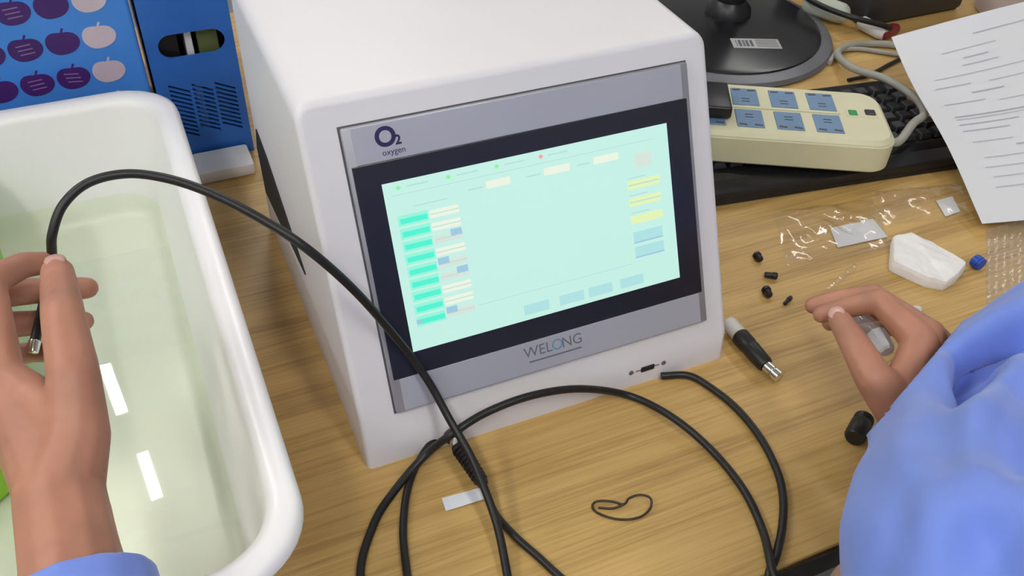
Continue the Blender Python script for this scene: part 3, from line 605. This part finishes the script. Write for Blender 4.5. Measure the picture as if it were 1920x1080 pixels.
obj('cable', tube(BM(), [at(836, 801, 0.010), at(812, 826, 0.0080), at(785, 865, 0.005), at(765, 915, 0.004), at(756, 985, 0.004), at(760, 1050, 0.004), at(772, 1120, 0.004), at(800, 1190, 0.012), at(850, 1260, 0.004)], 0.0029, 10, 10), 'black_rubber', ic, 60)

# ---------------------------------------------------------------- the person: two hands and forearms, blue smock sleeves
P = {k: at(*v) for k, v in dict(
    Lw=(112, 935, .166), Lw2=(112, 930, .146), Lf=(136, 1075, .158), Lcmc=(146, 815, .183), Lmcp=(138, 705, .203), Lip=(118, 592, .213), Ltip=(108, 512, .206),
    Li0=(2, 705, .186), Li1=(-22, 530, .200), Li2=(42, 497, .190), Li3=(97, 492, .183), Lm0=(-8, 715, .168), Lm1=(-28, 552, .170), Lm2=(72, 545, .160), Lm3=(164, 540, .162),
    Lr0=(-2, 735, .150), Lr1=(-18, 612, .146), Lr2=(78, 604, .142), Lr3=(157, 602, .146), Lk0=(6, 760, .136), Lk1=(-6, 672, .124), Lk2=(60, 660, .120), Lk3=(112, 662, .124),
    Rw=(1738, 742, .086), Rf=(1800, 800, .094), Rcmc=(1684, 762, .098), Rmcp=(1638, 708, .114), Rip=(1604, 648, .120), Rtip=(1574, 600, .117),
    Ri0=(1724, 640, .122), Ri1=(1650, 564, .126), Ri2=(1588, 576, .112), Ri3=(1540, 590, .101), Rm0=(1740, 628, .108), Rm1=(1638, 556, .108), Rm2=(1572, 562, .097), Rm3=(1525, 573, .089),
    Rr0=(1752, 640, .092), Rr1=(1655, 578, .084), Rr2=(1598, 592, .076), Rr3=(1556, 606, .076), Rk0=(1758, 662, .078), Rk1=(1690, 612, .064), Rk2=(1640, 616, .058), Rk3=(1604, 622, .060)).items()}
LELB, RELB = V(-0.372, -0.43, 0.11), V(0.300, -0.400, 0.190); LSH, RSH = V(-0.28, -0.68, 0.34), V(0.16, -0.68, 0.36)
hb = BM()
def chain(keys, rads):
    for (a, ra), (c, rc) in zip(zip(keys, rads), list(zip(keys, rads))[1:]): capsule(hb, P[a], ra, P[c], rc)
for s, k in (('L', 1.0), ('R', 0.97)):
    chain([s+'cmc', s+'mcp', s+'ip', s+'tip'], ([.0172, .0142, .0122, .0100] if s == 'L' else [.0180, .0134, .0110, .0086]))
    for f, rr in (('i', (.0128, .0100, .0086, .0072)), ('m', (.0128, .0102, .0088, .0074)), ('r', (.0122, .0096, .0083, .0070)), ('k', (.0110, .0084, .0073, .0062))):
        chain([s+f+q for q in '0123'], [x*k for x in rr]); capsule(hb, P[s+'w'], .0205*k, P[s+f+'0'], .0135*k)
    capsule(hb, P[s+'w'], .0225*k, P[s+'cmc'], .0172*k); capsule(hb, P[s+'cmc'], .0168*k, P[s+'i0'], .0120*k)
    capsule(hb, P[s+'cmc'], .0168*k, P[s+'k0'], .0130*k)
    capsule(hb, P[s+'mcp'].lerp(P[s+'cmc'], 0.55), .0130*k, P[s+'i0'].lerp(P[s+'w'], 0.30), .0120*k)
capsule(hb, P['Lw'], .0235, P['Lf'], .0250); capsule(hb, P['Lw2'], .0220, P['Lf']+V(0, 0, -.022), .0240); capsule(hb, P['Lf'], .0250, LELB, .042)
capsule(hb, P['Rw'], .0225, P['Rf'], .0225); capsule(hb, P['Rw']+V(0, 0, -.012), .0200, P['Rf']+V(0, 0, -.006), .0225); capsule(hb, P['Rf'], .0225, RELB, .034)
capsule(hb, LELB, .042, LSH, .055); capsule(hb, RELB, .034, RSH, .055); capsule(hb, LSH, .055, RSH, .055)
person = thing('person', 'person in a blue smock pinching a cable and a clear vial', 'person', (-0.06, -0.68, FZ))
hb = voxel(hb, 0.0020, 5, 0.5)
body = obj('body', hb, 'skin', person, 180)
def nail(tip, prev, up, w, l):
    d = (P[tip]-P[prev]).normalized(); n = (up-d*up.dot(d)).normalized(); s = d.cross(n); b = BM()
    bmesh.ops.create_icosphere(b, subdivisions=2, radius=1.0)
    r = {'Ltip': .0100, 'Rtip': .0083, 'Ri3': .0070, 'Rm3': .0072, 'Lm3': .0074}[tip]; c = P[tip]+n*(r*0.80)+d*(r*0.15)
    M = Matrix(((d.x*l, s.x*w, n.x*.0013, c.x), (d.y*l, s.y*w, n.y*.0013, c.y), (d.z*l, s.z*w, n.z*.0013, c.z), (0, 0, 0, 1))); b.transform(M); return b
for tip, prev, up in (('Ltip', 'Lip', V(0.1, -0.5, 0.85)), ('Rtip', 'Rip', V(-0.55, -0.45, 0.75))):
    obj('thumbnail', nail(tip, prev, up, .0062, .0075), 'nail', body, 180)
# sleeves
def sleeve(parts, cut_p, cut_n, vox, fold, cut_c, cut_r):
    b = BM()
    for a in parts: capsule(b, *a)
    b = voxel(b, vox, 6, 0.5)
    b.normal_update()
    for v in b.verts: v.co += v.normal*fold(v.co)
    fs = [f for f in b.faces if (f.calc_center_median()-cut_c).length < cut_r]; vs2 = {v for f in fs for v in f.verts}; es2 = {e for f in fs for e in f.edges}
    bmesh.ops.bisect_plane(b, geom=list(vs2)+list(es2)+fs, plane_co=cut_p, plane_no=cut_n, clear_outer=True)
    return modded(b, ('SMOOTH', dict(factor=0.5, iterations=2)), ('SOLIDIFY', dict(thickness=0.0022, offset=-1)))
FOLDS = []
for (u0, v0), (u1, v1), dep, sig in (((1748, 748), (1950, 615), .032, .0078), ((1830, 790), (1950, 862), .014, .011), ((1850, 885), (1800, 1090), .011, .013), ((1705, 850), (1668, 1060), .006, .010), ((1730, 760), (1775, 870), .005, .010), ((1900, 940), (1880, 1100), .010, .012)):
    A_, B_ = at(u0, v0, .15), at(u1, v1, .15); FOLDS.append((A_, B_, dep, sig))
def rfold(p):
    d = 0.004*noise.noise(V(p.x*8, p.y*8, p.z*9))+0.0012*noise.noise(V(p.x*22+p.y*9, p.y*7-p.x*4, p.z*18))
    for A_, B_, dep, sig in FOLDS:
        ab = B_-A_; n = (A_-CP).cross(B_-CP).normalized(); h = n.dot(p-A_)
        if abs(h) > 4*sig or p.z < 0.10: continue
        q = p-n*h; r = q-CP; k = n.cross(A_-CP).normalized(); kk = n.cross(B_-CP).normalized()
        ta = math.atan2(k.dot(r), (A_-CP).normalized().dot(r)); tot = math.atan2(k.dot(B_-CP), (A_-CP).normalized().dot(B_-CP)); t = ta/tot if tot else 0
        e = min(1, max(0, t*2.2))*min(1, max(0, (1.25-t)*2))
        d -= dep*e*math.exp(-(h/sig)**2) - dep*0.35*e*math.exp(-((abs(h)-2.1*sig)/sig)**2)
    return d
S = {k: at(*v) for k, v in dict(cuff=(1690, 735, .095), a1=(1755, 800, .112), a2=(1795, 865, .130), a3=(1822, 965, .150), a4=(1865, 1110, .165), u1=(1790, 712, .104), u2=(1882, 682, .112), u3=(1995, 634, .125), m1=(1905, 850, .130)).items()}
cc = at(1632, 806, .10); cn = (cc-CP).cross(at(1772, 640, .10)-CP).normalized(); cn = cn if cn.dot(P['Rtip']-cc) > 0 else -cn
rp = [(S['cuff'], .034, S['a1'], .043), (S['a1'], .043, S['a2'], .052), (S['a2'], .052, S['a3'], .064), (S['a3'], .064, S['a4'], .074), (S['a4'], .074, RELB, .085), (RELB, .080, RSH, .085),
      (S['cuff'], .033, S['u1'], .036), (S['u1'], .036, S['u2'], .040), (S['u2'], .040, S['u3'], .048), (S['u3'], .048, RELB, .075), (S['m1'], .050, RELB, .07), (S['a2'], .05, S['m1'], .050)]
obj('smock_sleeve', sleeve(rp, cc, cn, 0.0042, rfold, S['cuff'], 0.085), 'blue_cotton', person, 180)
lc = P['Lw'].lerp(P['Lf'], 1.13); ln_ = (P['Lw']-P['Lf']).normalized(); e = P['Lf']+V(0, 0, -.010)
lpz = [(e+ln_*0.03, .037, e-ln_*0.05, .042), (e-ln_*0.05, .042, LELB, .056), (LELB, .056, LSH, .080)]
obj('smock_sleeve', sleeve(lpz, lc, ln_, 0.0042, lambda p: 0.003*noise.noise(V(p.x*16, p.y*16, p.z*16)), lc, 0.10), 'blue_cotton', person, 180)
b = BM(); capsule(b, LSH, .075, RSH, .080); capsule(b, LSH+V(0.06, -0.04, -0.1), .11, RSH+V(-0.06, -0.04, -0.1), .11); capsule(b, LSH+V(0.08, -0.04, -0.45), .12, RSH+V(-0.08, -0.04, -0.45), .12); capsule(b, V(-.06, -.72, .25), .13, V(-.06, -.72, -.2), .15)
obj('smock_body', voxel(b, 0.012, 6), 'blue_cotton', person, 180)
b = BM(); capsule(b, V(0.07, -0.74, -0.20), .085, at(1618, 1112, -0.004), .027); capsule(b, V(-0.20, -0.74, -0.20), .085, V(-0.18, -0.30, -0.19), .062)
obj('trousers', voxel(b, 0.008, 5), 'tan_cotton', person, 180)
# vial between finger and thumb
vl = thing('clear_vial', 'small clear vial with a pale cap held in the right hand', 'vial', tuple(at(1640, 620, 0.085)))
v0, v1, v2 = at(1608, 590, .094), at(1642, 624, .092), at(1664, 660, .090)
obj('tube', lathe(BM(), [(0, 0.0050), (0.08, 0.0062), (0.92, 0.0062), (1, 0.0055)], v0, v1, 18), 'clear_vial', vl, 40)
obj('cap', lathe(BM(), [(0, 0.0070), (0.3, 0.0074), (0.9, 0.0066), (1, 0.0052)], v1, v2, 8), 'paper', vl, 20)
for o in list(bpy.data.objects):
    for k in list(o.keys()):
        if k.startswith('_'): del o[k]
